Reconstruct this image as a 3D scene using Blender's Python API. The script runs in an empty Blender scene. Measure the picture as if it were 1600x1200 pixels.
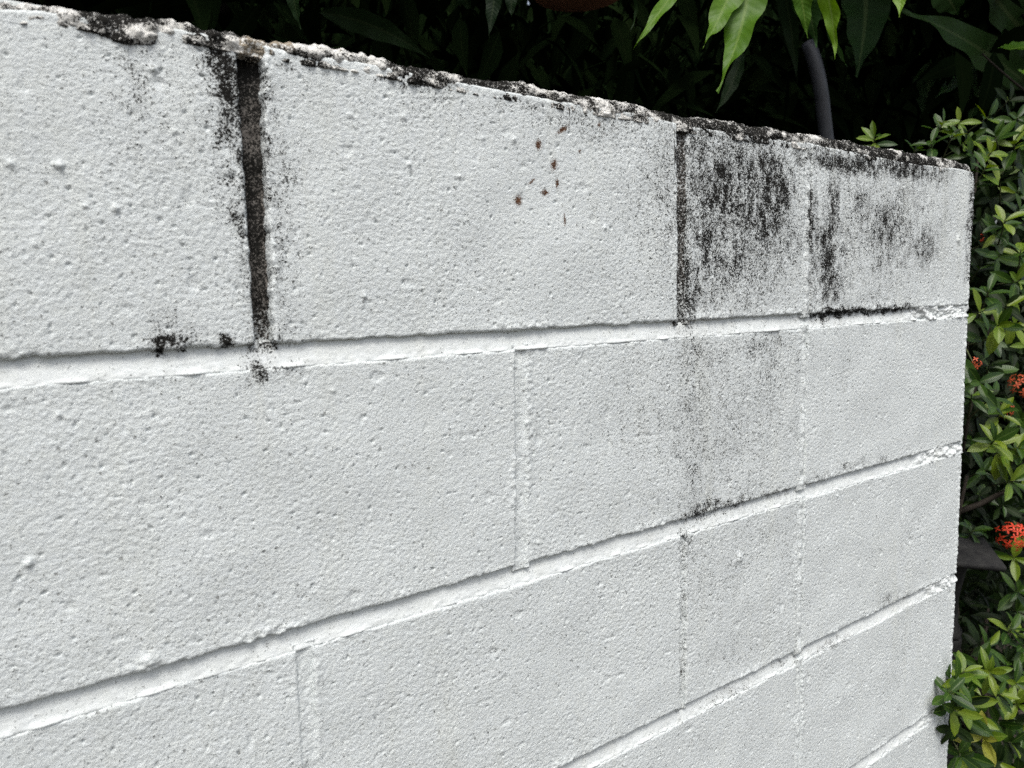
import bpy, math, random
import numpy as np
from mathutils import Vector, Matrix, Euler

random.seed(7)
rng = np.random.default_rng(11)
scene = bpy.context.scene
COL = scene.collection
R = math.radians

# ------------------------------------------------------------------ camera
cam_d = bpy.data.cameras.new('camera')
cam = bpy.data.objects.new('camera', cam_d)
COL.objects.link(cam)
CAM_LOC = Vector((-0.751, -0.493, 1.4325))
CAM_ROT = Euler((R(83.488), R(1.548), R(-35.137)), 'XYZ')
cam.location = CAM_LOC
cam.rotation_euler = CAM_ROT
cam_d.sensor_width = 36.0
cam_d.lens = 25.83
cam_d.clip_start = 0.02
cam_d.clip_end = 2000
cam_d.dof.use_dof = True
cam_d.dof.focus_distance = 0.80
cam_d.dof.aperture_fstop = 11.0
scene.camera = cam

# ------------------------------------------------------------------ sky, sun, exposure
SUN_EL, SUN_AZ = R(62), R(-150)         # azimuth of the sun seen from the wall, measured from +Y clockwise
world = bpy.data.worlds.new('World')
scene.world = world
world.use_nodes = True
wn = world.node_tree.nodes
wl = world.node_tree.links
wn.clear()
sky = wn.new('ShaderNodeTexSky')
sky.sky_type = 'NISHITA'
sky.sun_disc = False
sky.sun_elevation = SUN_EL
sky.sun_rotation = SUN_AZ
sky.dust_density = 5.0
hs = wn.new('ShaderNodeHueSaturation')
hs.inputs['Saturation'].default_value = 0.55
bg = wn.new('ShaderNodeBackground')
bg.inputs['Strength'].default_value = 0.12
wo = wn.new('ShaderNodeOutputWorld')
wl.new(sky.outputs[0], hs.inputs['Color'])
wl.new(hs.outputs[0], bg.inputs['Color'])
wl.new(bg.outputs[0], wo.inputs['Surface'])

sun_d = bpy.data.lights.new('sun', 'SUN')
sun_d.energy = 1.5
sun_d.angle = R(24)
sun_d.color = (1.0, 0.975, 0.945)
sun = bpy.data.objects.new('sun', sun_d)
COL.objects.link(sun)
sd = Vector((math.sin(SUN_AZ) * math.cos(SUN_EL), math.cos(SUN_AZ) * math.cos(SUN_EL), math.sin(SUN_EL)))
sun.rotation_euler = sd.to_track_quat('Z', 'Y').to_euler()
sun.location = sd * 30

vs = scene.view_settings
vs.view_transform = 'Standard'
vs.look = 'None'
vs.gamma = 1.0
vs.use_curve_mapping = False
vs.exposure = 0.60
scene.cycles.max_bounces = 5
scene.cycles.use_denoising = False

# ------------------------------------------------------------------ helpers
FPX = 1148.14
ROTM = CAM_ROT.to_matrix()


def at(px, py, y=0.0):
    """the point at depth y (metres behind the wall face) that lies in the direction measured in the photograph"""
    d = ROTM @ Vector(((px - 800) / FPX, (600 - py) / FPX, -1.0))
    return CAM_LOC + d * ((y - CAM_LOC.y) / d.y)


def uz(px, py):
    p = at(px, py)
    return p.x, p.z


def tag(o, label=None, cat=None, group=None, kind=None):
    if label: o['label'] = label
    if cat: o['category'] = cat
    if group: o['group'] = group
    if kind: o['kind'] = kind
    return o


def empty(name, loc=(0, 0, 0)):
    o = bpy.data.objects.new(name, None)
    o.empty_display_size = 0.05
    COL.objects.link(o)
    o.location = loc
    return o


def make_data(name, V, F, mat, smooth=True, attrs=None):
    """V (n,3) float array, F list of (k,4)/(k,3) int arrays"""
    me = bpy.data.meshes.new(name)
    V = np.ascontiguousarray(V, dtype=np.float32)
    if not isinstance(F, (list, tuple)):
        F = [F]
    F = [np.asarray(f, dtype=np.int32) for f in F if len(f)]
    loops = np.concatenate([f.ravel() for f in F])
    tot = np.concatenate([np.full(len(f), f.shape[1], np.int32) for f in F])
    start = np.concatenate([[0], np.cumsum(tot)[:-1]]).astype(np.int32)
    me.vertices.add(len(V)); me.vertices.foreach_set('co', V.ravel())
    me.loops.add(len(loops)); me.loops.foreach_set('vertex_index', loops)
    me.polygons.add(len(tot)); me.polygons.foreach_set('loop_start', start)
    me.polygons.foreach_set('loop_total', tot)
    me.update(calc_edges=True)
    if smooth:
        me.polygons.foreach_set('use_smooth', np.ones(len(tot), bool))
    for k, a in (attrs or {}).items():
        at_ = me.attributes.new(k, 'FLOAT', 'POINT')
        at_.data.foreach_set('value', np.ascontiguousarray(a, dtype=np.float32))
    me.materials.append(mat)
    me.validate()
    return me


def link(name, me, parent=None, loc=None):
    o = bpy.data.objects.new(name, me)
    COL.objects.link(o)
    if parent is not None:
        o.parent = parent
    if loc is not None:
        o.location = loc
    return o


def grid_faces(nu, nv, off=0):
    i = np.arange(nu - 1)[:, None] * nv + np.arange(nv - 1)[None, :]
    i = i.ravel() + off
    return np.stack([i, i + nv, i + nv + 1, i + 1], 1)


# ---- 2-D noise, vectorised
def _hash(ix, iy, seed):
    h = (ix.astype(np.int64) * 374761393 + iy.astype(np.int64) * 668265263 + seed * 974634777) & 0xFFFFFFFF
    h = ((h ^ (h >> 13)) * 1274126177) & 0xFFFFFFFF
    h = (h ^ (h >> 16)) & 0xFFFFFFFF
    return h.astype(np.float64) / 4294967295.0


def perlin(x, y, seed=0):
    ix = np.floor(x); iy = np.floor(y)
    fx = x - ix; fy = y - iy
    sx = fx * fx * fx * (fx * (fx * 6 - 15) + 10)
    sy = fy * fy * fy * (fy * (fy * 6 - 15) + 10)

    def g(dx, dy):
        a = _hash(ix + dx, iy + dy, seed) * (2 * np.pi)
        return np.cos(a) * (fx - dx) + np.sin(a) * (fy - dy)
    a = g(0, 0); b = g(1, 0); c = g(0, 1); d = g(1, 1)
    return ((a + (b - a) * sx) * (1 - sy) + (c + (d - c) * sx) * sy) * 1.5


def fbm(x, y, seed=0, octv=3, gain=0.5):
    s = 0; a = 1.0
    for k in range(octv):
        s = s + a * perlin(x * 2 ** k, y * 2 ** k, seed + 17 * k)
        a *= gain
    return s


def worley(x, y, seed=0):
    ix = np.floor(x); iy = np.floor(y)
    best = np.full(x.shape, 9.0)
    for dx in (-1, 0, 1):
        for dy in (-1, 0, 1):
            cx = ix + dx + _hash(ix + dx, iy + dy, seed)
            cy = iy + dy + _hash(ix + dx, iy + dy, seed + 91)
            best = np.minimum(best, (x - cx) ** 2 + (y - cy) ** 2)
    return np.sqrt(best)


def sst(a, b, x):
    t = np.clip((x - a) / (b - a), 0, 1)
    return t * t * (3 - 2 * t)


# ------------------------------------------------------------------ materials
def new_mat(name):
    m = bpy.data.materials.new(name)
    m.use_nodes = True
    nt = m.node_tree
    nt.nodes.clear()
    out = nt.nodes.new('ShaderNodeOutputMaterial')
    b = nt.nodes.new('ShaderNodeBsdfPrincipled')
    nt.links.new(b.outputs[0], out.inputs['Surface'])
    return m, nt, b, out


def N(nt, typ, **kw):
    n = nt.nodes.new(typ)
    for k, v in kw.items():
        if k.startswith('i_'):
            key = k[2:]
            n.inputs[int(key) if key.isdigit() else key].default_value = v
        else:
            setattr(n, k, v)
    return n


def math_n(nt, op, a, b=None, c=None):
    n = nt.nodes.new('ShaderNodeMath')
    n.operation = op
    for i, v in enumerate((a, b, c)):
        if v is None: continue
        if isinstance(v, (int, float)): n.inputs[i].default_value = v
        else: nt.links.new(v, n.inputs[i])
    return n.outputs[0]


def mixc(nt, fac, a, b):
    n = nt.nodes.new('ShaderNodeMix')
    n.data_type = 'RGBA'
    for sock, v in ((n.inputs[0], fac), (n.inputs[6], a), (n.inputs[7], b)):
        if isinstance(v, (int, float)): sock.default_value = v
        elif isinstance(v, tuple): sock.default_value = (*v, 1) if len(v) == 3 else v
        else: nt.links.new(v, sock)
    return n.outputs[2]


def noise_n(nt, vec, scale, detail=2.0, rough=0.5):
    n = N(nt, 'ShaderNodeTexNoise', i_Scale=scale, i_Detail=detail, i_Roughness=rough)
    nt.links.new(vec, n.inputs['Vector'])
    return n.outputs[0]


def painted(name, base=(0.668, 0.713, 0.712), raw=(0.13, 0.115, 0.10), bump=1.0, pins=0.62):
    """old emulsion paint over rough concrete: attributes mould / bare / brown are densities of stains with their own shapes"""
    m, nt, b, out = new_mat(name)
    geo = N(nt, 'ShaderNodeNewGeometry')
    pos = geo.outputs['Position']
    am = N(nt, 'ShaderNodeAttribute', attribute_name='mould').outputs['Fac']
    ar = N(nt, 'ShaderNodeAttribute', attribute_name='bare').outputs['Fac']
    ab = N(nt, 'ShaderNodeAttribute', attribute_name='brown').outputs['Fac']
    n_big = noise_n(nt, pos, 11.0, 5, 0.6)
    n_mid = noise_n(nt, pos, 130.0, 3, 0.6)
    n_fine = noise_n(nt, pos, 520.0, 3, 0.65)
    n_tiny = noise_n(nt, pos, 1100.0, 2, 0.6)
    # paint colour, slightly patchy
    fac_b = N(nt, 'ShaderNodeMapRange', i_1=0.3, i_2=0.7)
    nt.links.new(n_big, fac_b.inputs[0])
    c = mixc(nt, fac_b.outputs[0], base, tuple(x * 0.92 for x in base))
    fac_m = N(nt, 'ShaderNodeMapRange', i_1=0.35, i_2=0.75, i_3=0.0, i_4=0.5)
    nt.links.new(n_mid, fac_m.inputs[0])
    c = mixc(nt, fac_m.outputs[0], c, (base[0] * 0.93, base[1] * 0.92, base[2] * 0.88))
    mp = N(nt, 'ShaderNodeMapping')
    mp.inputs['Scale'].default_value = (26.0, 26.0, 3.5)
    nt.links.new(pos, mp.inputs['Vector'])
    n_run = noise_n(nt, mp.outputs[0], 1.0, 4, 0.6)
    fr = N(nt, 'ShaderNodeMapRange', interpolation_type='SMOOTHSTEP', i_1=0.50, i_2=0.78, i_3=0.0, i_4=0.55)
    nt.links.new(n_run, fr.inputs[0])
    c = mixc(nt, fr.outputs[0], c, (base[0] * 0.90, base[1] * 0.885, base[2] * 0.83))
    # bare mortar where the paint is gone
    rawc = mixc(nt, n_fine, tuple(x * 0.45 for x in raw), tuple(x * 1.7 for x in raw))
    rn = math_n(nt, 'ADD', ar, math_n(nt, 'MULTIPLY', math_n(nt, 'SUBTRACT', n_fine, 0.5), 1.6))
    rm = N(nt, 'ShaderNodeMapRange', interpolation_type='SMOOTHSTEP', i_1=0.42, i_2=0.58)
    nt.links.new(rn, rm.inputs[0])
    c = mixc(nt, rm.outputs[0], c, rawc)
    # brown splashes
    bn = math_n(nt, 'ADD', ab, math_n(nt, 'MULTIPLY', math_n(nt, 'SUBTRACT', n_tiny, 0.5), 2.2))
    bm = N(nt, 'ShaderNodeMapRange', interpolation_type='SMOOTHSTEP', i_1=0.42, i_2=0.95)
    nt.links.new(bn, bm.inputs[0])
    c = mixc(nt, bm.outputs[0], c, (0.085, 0.036, 0.013))
    # black mould in specks and clumps
    film = N(nt, 'ShaderNodeMapRange', interpolation_type='SMOOTHSTEP', i_1=0.10, i_2=0.95, i_3=0.0, i_4=0.32)
    nt.links.new(math_n(nt, 'ADD', am, math_n(nt, 'MULTIPLY', math_n(nt, 'SUBTRACT', n_mid, 0.5), 0.35)), film.inputs[0])
    c = mixc(nt, film.outputs[0], c, (0.20, 0.20, 0.185))
    # pinholes of the block: grime, plus the shade inside the pits painted dark
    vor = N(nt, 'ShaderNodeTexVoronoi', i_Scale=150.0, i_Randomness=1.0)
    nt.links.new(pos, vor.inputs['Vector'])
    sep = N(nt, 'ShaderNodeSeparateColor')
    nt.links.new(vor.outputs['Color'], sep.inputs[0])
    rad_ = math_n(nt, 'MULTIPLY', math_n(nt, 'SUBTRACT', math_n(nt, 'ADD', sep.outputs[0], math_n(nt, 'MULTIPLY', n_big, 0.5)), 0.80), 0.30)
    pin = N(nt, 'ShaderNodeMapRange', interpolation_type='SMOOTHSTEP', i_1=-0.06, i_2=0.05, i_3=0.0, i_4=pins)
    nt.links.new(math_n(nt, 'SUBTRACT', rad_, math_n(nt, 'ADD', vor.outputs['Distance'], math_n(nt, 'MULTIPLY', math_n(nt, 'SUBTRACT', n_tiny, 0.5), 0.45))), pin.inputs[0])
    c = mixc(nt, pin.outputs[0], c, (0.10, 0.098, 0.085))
    t = math_n(nt, 'MULTIPLY', math_n(nt, 'SUBTRACT', n_fine, 0.5), 1.9)
    t2 = math_n(nt, 'MULTIPLY', math_n(nt, 'SUBTRACT', n_tiny, 0.5), 2.3)
    t3 = math_n(nt, 'MULTIPLY', math_n(nt, 'SUBTRACT', n_mid, 0.5), 0.6)
    s = math_n(nt, 'ADD', math_n(nt, 'ADD', am, t), math_n(nt, 'ADD', t2, t3))
    mm = N(nt, 'ShaderNodeMapRange', interpolation_type='SMOOTHSTEP', i_1=0.47, i_2=0.74)
    nt.links.new(s, mm.inputs[0])
    c = mixc(nt, mm.outputs[0], c, (0.014, 0.0135, 0.012))
    nt.links.new(c, b.inputs['Base Color'])
    b.inputs['Roughness'].default_value = 0.62
    spc = N(nt, 'ShaderNodeMapRange', i_1=0.0, i_2=1.0, i_3=0.25, i_4=0.04)
    nt.links.new(mm.outputs[0], spc.inputs[0])
    nt.links.new(spc.outputs[0], b.inputs['Specular IOR Level'])
    # fine relief of the sand grains under the paint
    n_gr = noise_n(nt, pos, 300.0, 2, 0.5)
    hgt = math_n(nt, 'ADD', math_n(nt, 'MULTIPLY', n_gr, 0.7), math_n(nt, 'ADD', math_n(nt, 'MULTIPLY', n_fine, 0.9), math_n(nt, 'SUBTRACT', math_n(nt, 'MULTIPLY', n_tiny, 0.6), math_n(nt, 'MULTIPLY', pin.outputs[0], 0.9))))
    bp = N(nt, 'ShaderNodeBump', i_Strength=1.0, i_Distance=0.00085 * bump)
    nt.links.new(hgt, bp.inputs['Height'])
    nt.links.new(bp.outputs[0], b.inputs['Normal'])
    return m


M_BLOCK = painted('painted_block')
M_JOINT = painted('painted_mortar', base=(0.680, 0.719, 0.716), bump=0.40, pins=0.12)
M_CAP = painted('painted_mortar_cap', base=(0.69, 0.69, 0.655), raw=(0.26, 0.22, 0.16), bump=1.2)


def leaf_mat(name, c0, c1, rib, trans=0.22, rough=0.38, spec=0.5, objrand=True):
    m, nt, b, out = new_mat(name)
    if objrand:
        rnd = N(nt, 'ShaderNodeObjectInfo').outputs['Random']
    else:
        rnd = N(nt, 'ShaderNodeNewGeometry').outputs['Random Per Island']
    geo = N(nt, 'ShaderNodeNewGeometry')
    nz = noise_n(nt, geo.outputs['Position'], 90.0, 3, 0.6)
    f = math_n(nt, 'ADD', math_n(nt, 'MULTIPLY', rnd, 0.75), math_n(nt, 'MULTIPLY', math_n(nt, 'SUBTRACT', nz, 0.4), 0.8))
    cl = N(nt, 'ShaderNodeClamp')
    nt.links.new(f, cl.inputs[0])
    c = mixc(nt, cl.outputs[0], c0, c1)
    ac = N(nt, 'ShaderNodeAttribute', attribute_name='across').outputs['Fac']
    al = N(nt, 'ShaderNodeAttribute', attribute_name='along').outputs['Fac']
    ribm = N(nt, 'ShaderNodeMapRange', interpolation_type='SMOOTHSTEP', i_1=0.05, i_2=0.13, i_3=0.75, i_4=0.0)
    nt.links.new(math_n(nt, 'ABSOLUTE', ac), ribm.inputs[0])
    c = mixc(nt, ribm.outputs[0], c, rib)
    # side veins, as fine relief and a faint tint
    w = math_n(nt, 'SINE', math_n(nt, 'ADD', math_n(nt, 'MULTIPLY', al, 120.0), math_n(nt, 'MULTIPLY', math_n(nt, 'ABSOLUTE', ac), -9.0)))
    vm = N(nt, 'ShaderNodeMapRange', interpolation_type='SMOOTHSTEP', i_1=0.75, i_2=1.0, i_3=0.0, i_4=0.10)
    nt.links.new(w, vm.inputs[0])
    c = mixc(nt, vm.outputs[0], c, rib)
    nt.links.new(c, b.inputs['Base Color'])
    b.inputs['Roughness'].default_value = rough
    b.inputs['Specular IOR Level'].default_value = spec
    bp = N(nt, 'ShaderNodeBump', i_Strength=0.35, i_Distance=0.001)
    nt.links.new(math_n(nt, 'ADD', math_n(nt, 'MULTIPLY', w, 0.3), nz), bp.inputs['Height'])
    nt.links.new(bp.outputs[0], b.inputs['Normal'])
    tr = N(nt, 'ShaderNodeBsdfTranslucent')
    hsv = N(nt, 'ShaderNodeHueSaturation', i_Saturation=1.1, i_Value=1.3)
    nt.links.new(c, hsv.inputs['Color'])
    nt.links.new(hsv.outputs[0], tr.inputs['Color'])
    mx = N(nt, 'ShaderNodeMixShader', i_0=trans)
    nt.links.new(b.outputs[0], mx.inputs[1])
    nt.links.new(tr.outputs[0], mx.inputs[2])
    nt.links.new(mx.outputs[0], out.inputs['Surface'])
    return m


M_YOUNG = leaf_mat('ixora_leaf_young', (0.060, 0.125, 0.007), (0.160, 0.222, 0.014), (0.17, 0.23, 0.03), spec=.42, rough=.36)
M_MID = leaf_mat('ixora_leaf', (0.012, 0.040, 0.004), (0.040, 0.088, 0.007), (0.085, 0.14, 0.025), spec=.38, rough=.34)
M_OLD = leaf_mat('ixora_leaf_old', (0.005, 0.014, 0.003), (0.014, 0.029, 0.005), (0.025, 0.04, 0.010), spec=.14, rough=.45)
M_YELLOW = leaf_mat('ixora_leaf_yellow', (0.26, 0.28, 0.035), (0.36, 0.36, 0.06), (0.40, 0.38, 0.10))
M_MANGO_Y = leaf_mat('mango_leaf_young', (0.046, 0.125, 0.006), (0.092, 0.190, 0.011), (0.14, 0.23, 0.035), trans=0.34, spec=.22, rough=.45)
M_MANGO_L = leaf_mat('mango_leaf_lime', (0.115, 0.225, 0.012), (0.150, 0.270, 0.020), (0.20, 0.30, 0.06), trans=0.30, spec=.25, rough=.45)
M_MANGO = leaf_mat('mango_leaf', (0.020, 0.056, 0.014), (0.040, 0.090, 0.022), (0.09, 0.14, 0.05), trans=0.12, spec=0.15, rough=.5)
M_MANGO_D = leaf_mat('mango_leaf_shaded', (0.006, 0.016, 0.005), (0.012, 0.028, 0.008), (0.025, 0.04, 0.015), trans=0.08, spec=0.10, rough=.5)  # shaded copy of the mango leaf, deep shade put into the colour
M_FOL = leaf_mat('mango_crown_leaves_shaded', (0.0035, 0.008, 0.003), (0.008, 0.015, 0.0045), (0.010, 0.016, 0.006), trans=0.03, spec=0.0, rough=0.6, objrand=False)  # near-black leaf colour carries the shade under the crown
M_IXFOL = leaf_mat('ixora_inner_leaves_shaded', (0.003, 0.007, 0.002), (0.009, 0.016, 0.004), (0.012, 0.018, 0.007), trans=0.08, spec=0.12, rough=0.5, objrand=False)  # ixora leaf darkened so the colour holds the hedge's inner shade


def plain(name, c0, c1, scale=40, rough=0.8, bump=0.002, spec=0.3):
    m, nt, b, out = new_mat(name)
    geo = N(nt, 'ShaderNodeNewGeometry')
    n1 = noise_n(nt, geo.outputs['Position'], scale, 5, 0.65)
    n2 = noise_n(nt, geo.outputs['Position'], scale * 9, 3, 0.6)
    f = N(nt, 'ShaderNodeMapRange', i_1=0.3, i_2=0.7)
    nt.links.new(math_n(nt, 'ADD', math_n(nt, 'MULTIPLY', n1, 0.7), math_n(nt, 'MULTIPLY', n2, 0.3)), f.inputs[0])
    nt.links.new(mixc(nt, f.outputs[0], c0, c1), b.inputs['Base Color'])
    b.inputs['Roughness'].default_value = rough
    b.inputs['Specular IOR Level'].default_value = spec
    bp = N(nt, 'ShaderNodeBump', i_Strength=0.6, i_Distance=bump)
    nt.links.new(math_n(nt, 'ADD', n1, math_n(nt, 'MULTIPLY', n2, 0.4)), bp.inputs['Height'])
    nt.links.new(bp.outputs[0], b.inputs['Normal'])
    return m


M_BARK = plain('grey_brown_bark', (0.018, 0.015, 0.012), (0.050, 0.042, 0.033), 60, spec=.15)
M_STEM = plain('green_stem', (0.05, 0.065, 0.025), (0.09, 0.10, 0.04), 120)
M_SOIL = plain('soil', (0.025, 0.021, 0.016), (0.065, 0.054, 0.040), 14, bump=0.012)
M_STONE = plain('weathered_stone_shaded', (0.009, 0.009, 0.010), (0.032, 0.032, 0.030), 70, spec=.15)  # stone darkened, the deep shade round the lantern is in its colour
M_PIPE = plain('black_polythene', (0.036, 0.039, 0.046), (0.066, 0.070, 0.080), 25, rough=0.42, bump=0.0004, spec=0.5)
M_CLAY = plain('terracotta', (0.24, 0.105, 0.06), (0.36, 0.17, 0.105), 30)
M_WIRE = plain('galvanised_wire', (0.12, 0.12, 0.12), (0.2, 0.2, 0.2), 80, rough=0.5)
M_RED = plain('ixora_petal', (0.50, 0.035, 0.014), (0.66, 0.065, 0.022), 200, rough=0.55, bump=0.0003)
M_ORANGE = plain('ixora_petal_fading', (0.36, 0.055, 0.02), (0.50, 0.10, 0.035), 200, rough=0.55, bump=0.0003)

# ------------------------------------------------------------------ ground
g = 600.0
gx = np.concatenate([[-g, -60, -12], np.linspace(-4, 4, 65), [12, 60, g]])
GX, GY = np.meshgrid(gx, gx, indexing='ij')
GZ = np.where((np.abs(GX) < 4.1) & (np.abs(GY) < 4.1), fbm(GX * 2, GY * 2, 5) * 0.012, 0.0) - 0.012
ground = link('ground', make_data('ground', np.stack([GX, GY, GZ], -1).reshape(-1, 3), grid_faces(len(gx), len(gx)), M_SOIL))
tag(ground, 'brown earth ground under the wall and shrubs', kind='structure')

# ------------------------------------------------------------------ the block wall
Z1, Z2, Z3, Z4 = 1.4, 1.2, 1.0, 0.8
wall = empty('block_wall', (0, 0, 0))
tag(wall, 'white painted concrete block wall with black mould stains', 'wall')

# outlines measured on the wall face
top_px = [(-60, -8), (0, 0), (60, 4), (140, 12), (190, 18), (240, 23), (300, 37), (365, 52), (405, 62), (470, 68), (540, 74), (590, 86),
          (625, 97), (690, 108), (760, 119), (800, 122), (870, 138), (960, 155), (1040, 170), (1075, 180), (1130, 184), (1200, 197),
          (1290, 212), (1380, 229), (1450, 240), (1500, 250), (1520, 258)]
cre_px = [(-60, 26), (0, 30), (60, 32), (140, 42), (190, 62), (225, 66), (270, 58), (330, 68), (400, 82), (470, 96), (560, 108),
          (640, 124), (760, 147), (860, 165), (1000, 187), (1060, 202), (1130, 213), (1265, 232), (1330, 244), (1420, 262), (1500, 270), (1520, 275)]
tp = np.array([uz(*p) for p in top_px]); cp = np.array([uz(*p) for p in cre_px])


def top_z(u): return np.interp(u, tp[:, 0], tp[:, 1])
def cre_z(u): return np.interp(u, cp[:, 0], cp[:, 1])


UEND = 0.404
VIS_U, VIS_Z = -0.80, 0.66              # finer mesh where the photograph looks

# stains: (px, py, rx_px, ry_px, density)  ellipse centres measured on the wall face
MOULD = [
    # round the open joint
    (354, 120, 26, 80, .72), (362, 210, 26, 100, .58), (378, 320, 24, 110, .46), (396, 430, 20, 90, .36), (430, 420, 14, 130, .34), (335, 85, 26, 22, .62),
    (425, 300, 16, 180, .32), (345, 250, 34, 130, .25), (408, 520, 18, 30, .45), (408, 548, 24, 22, .50), (368, 160, 12, 110, .62), (418, 200, 9, 130, .46), (385, 330, 10, 90, .55), (330, 150, 60, 120, .20),
    (262, 535, 36, 14, .80), (290, 522, 26, 14, .42), (355, 528, 20, 12, .72), (268, 500, 26, 26, .34), (402, 580, 26, 18, .62), (440, 578, 34, 12, .32),
    (215, 140, 30, 70, .30), (218, 182, 16, 16, .36), (160, 190, 60, 40, .14), (90, 120, 50, 60, .10),
    # small block between the joint and the pier
    (1095, 240, 24, 44, .46), (1128, 290, 30, 60, .62), (1160, 250, 30, 40, .46), (1165, 330, 34, 70, .52), (1205, 270, 26, 44, .66), (1200, 345, 28, 44, .60),
    (1222, 300, 20, 46, .66), (1110, 380, 30, 70, .50), (1150, 410, 40, 60, .42), (1080, 450, 16, 80, .48), (1190, 420, 30, 40, .34), (1235, 380, 16, 60, .34), (1090, 320, 16, 100, .40),
    (1155, 310, 120, 170, .44), (1150, 440, 100, 70, .30), (1200, 310, 50, 110, .50),
    # smears beside the open joint and haze on the first block
    (345, 180, 50, 160, .26), (440, 330, 30, 240, .20), (225, 160, 70, 110, .22),
    # pier, top block
    (1300, 330, 16.1, 66, 0.56), (1293, 400, 14.95, 77, 0.72), (1305, 440, 16.1, 55, 0.52), (1345, 320, 20.7, 55, 0.45), (1385, 355, 32.2, 48.4, 0.58), (1370, 400, 23, 44, 0.40),
    (1405, 340, 20.7, 66, 0.45), (1445, 385, 20.7, 37.4, 0.52), (1445, 330, 16.1, 55, 0.31), (1330, 256, 80, 20, .70), (1410, 262, 57.5, 19.8, 0.69), (1270, 345, 9.2, 66, 0.65), (1270, 420, 9.2, 66, 0.45),
    (1460, 270, 34.5, 17.6, 0.45), (1340, 470, 80.5, 24.2, 0.29), (1520, 350, 9.2, 121, 0.67), (1516, 440, 6.9, 66, 0.52), (1385, 345, 130, 140, .34), (1310, 390, 40, 120, .40), (1385, 370, 70, 70, .42), (1330, 400, 50, 90, .28), (1440, 380, 60, 90, .24),
    # along the first bed joint at the pier
    (1300, 489, 36, 7, .95), (1350, 486, 36, 7, .85), (1400, 482, 26, 7, .8), (1270, 480, 10, 20, .46), (1435, 486, 14, 12, .3), (1290, 500, 30, 5, .40),
    # second course
    (1085, 560, 42.5, 60, 0.240), (1120, 560, 50, 40, 0.208), (1190, 545, 57.5, 26, 0.256), (1200, 590, 37.5, 60, 0.240), (1082, 650, 30, 90, 0.256), (1078, 750, 27.5, 60, 0.288),
    (1130, 680, 62.5, 110, 0.184), (1195, 680, 50, 90, 0.176), (1170, 760, 75, 40, 0.160), (1245, 610, 10, 110, 0.208), (1275, 560, 27.5, 50, 0.184), (1285, 620, 25, 40, 0.152),
    (1010, 640, 75, 140, 0.096), (1100, 800, 40, 16, 0.496), (1150, 788, 40, 12, 0.416), (1210, 772, 34, 10, 0.368), (1280, 748, 28, 10, 0.336), (1330, 728, 30, 9, 0.336), (1380, 720, 16, 9, 0.320),
    (1120, 620, 137.5, 160, 0.176), (1085, 700, 50, 130, 0.208),
    # third course
    (1150, 880, 150, 110, 0.160), (1235, 900, 37.5, 160, 0.144), (1150, 1000, 137.5, 80, 0.096), (1310, 600, 75, 90, 0.112),
    (1072, 845, 12.5, 30, 0.320), (1066, 910, 7.5, 60, 0.296), (1068, 1010, 6.25, 90, 0.216), (1110, 850, 50, 40, 0.176), (1190, 860, 62.5, 60, 0.136), (1235, 830, 22.5, 70, 0.160), (1180, 930, 62.5, 50, 0.112),
    (1140, 1085, 50, 12, 0.288), (1230, 1032, 30, 8, 0.320), (1300, 1008, 30, 8, 0.352), (1385, 940, 14, 14, 0.288), (1410, 935, 20, 8, 0.320),
    # under the cap
    (440, 98, 60, 9, .34), (640, 130, 60, 8, .34), (900, 185, 60, 18, .26), (960, 200, 60, 30, .24), (1040, 215, 20, 40, .22), (820, 165, 40, 10, .3), (990, 188, 40, 6, .4), (700, 165, 120, 40, .12),
]
# streaky, along the cap: (px from, px to, strength front, strength top)
CAPM = [(-60, 20, .30), (20, 55, .52), (55, 140, .34), (140, 258, .90), (258, 300, .40), (300, 400, .78), (400, 430, .30), (430, 530, .56), (530, 615, .34), (615, 700, .78),
        (700, 740, .46), (740, 800, .86), (800, 860, .66), (860, 1040, .56), (1040, 1100, .92), (1100, 1240, .86), (1240, 1290, .40), (1290, 1390, .82), (1390, 1470, .84), (1470, 1500, .34), (1500, 1530, .72)]
BROWN = [(880, 202, 11, 3.5, -38), (842, 226, 5, 8, 0), (867, 257, 4.5, 9, 10), (872, 286, 3, 7, 0), (853, 301, 6, 5, 0), (811, 313, 6, 8, 0), (832, 283, 7, 2, -45), (883, 344, 1.8, 9, 0),
         (876, 272, 10, 26, 0), (937, 195, 3, 4, 0), (907, 236, 2, 3, 0)]


def px_scale(px, py):
    a = at(px, py); b = at(px + 4, py); c = at(px, py + 4)
    return abs(b.x - a.x) / 4, abs(c.z - a.z) / 4


def field(blobs, u, z, soft=1.0):
    out = np.zeros_like(u)
    for (px, py, rx, ry, d) in blobs:
        cu, cz = uz(px, py); su, sz = px_scale(px, py)
        q = ((u - cu) / (rx * su)) ** 2 + ((z - cz) / (ry * sz)) ** 2
        sel = q < 6
        if sel.any():
            out[sel] = np.maximum(out[sel], d * np.exp(-q[sel] * 0.75))
    return out


def brown_field(u, z):
    out = np.zeros_like(u)
    for k, (px, py, rx, ry, ang) in enumerate(BROWN):
        cu, cz = uz(px, py); su, sz = px_scale(px, py)
        a = math.radians(ang)
        du = (u - cu) / su; dz = -(z - cz) / sz
        x = du * math.cos(a) + dz * math.sin(a); y = -du * math.sin(a) + dz * math.cos(a)
        q = (x / rx) ** 2 + (y / ry) ** 2
        out = np.maximum(out, (0.30 if k == 8 else 1.15) * np.exp(-q * 0.6))
    return out


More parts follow.
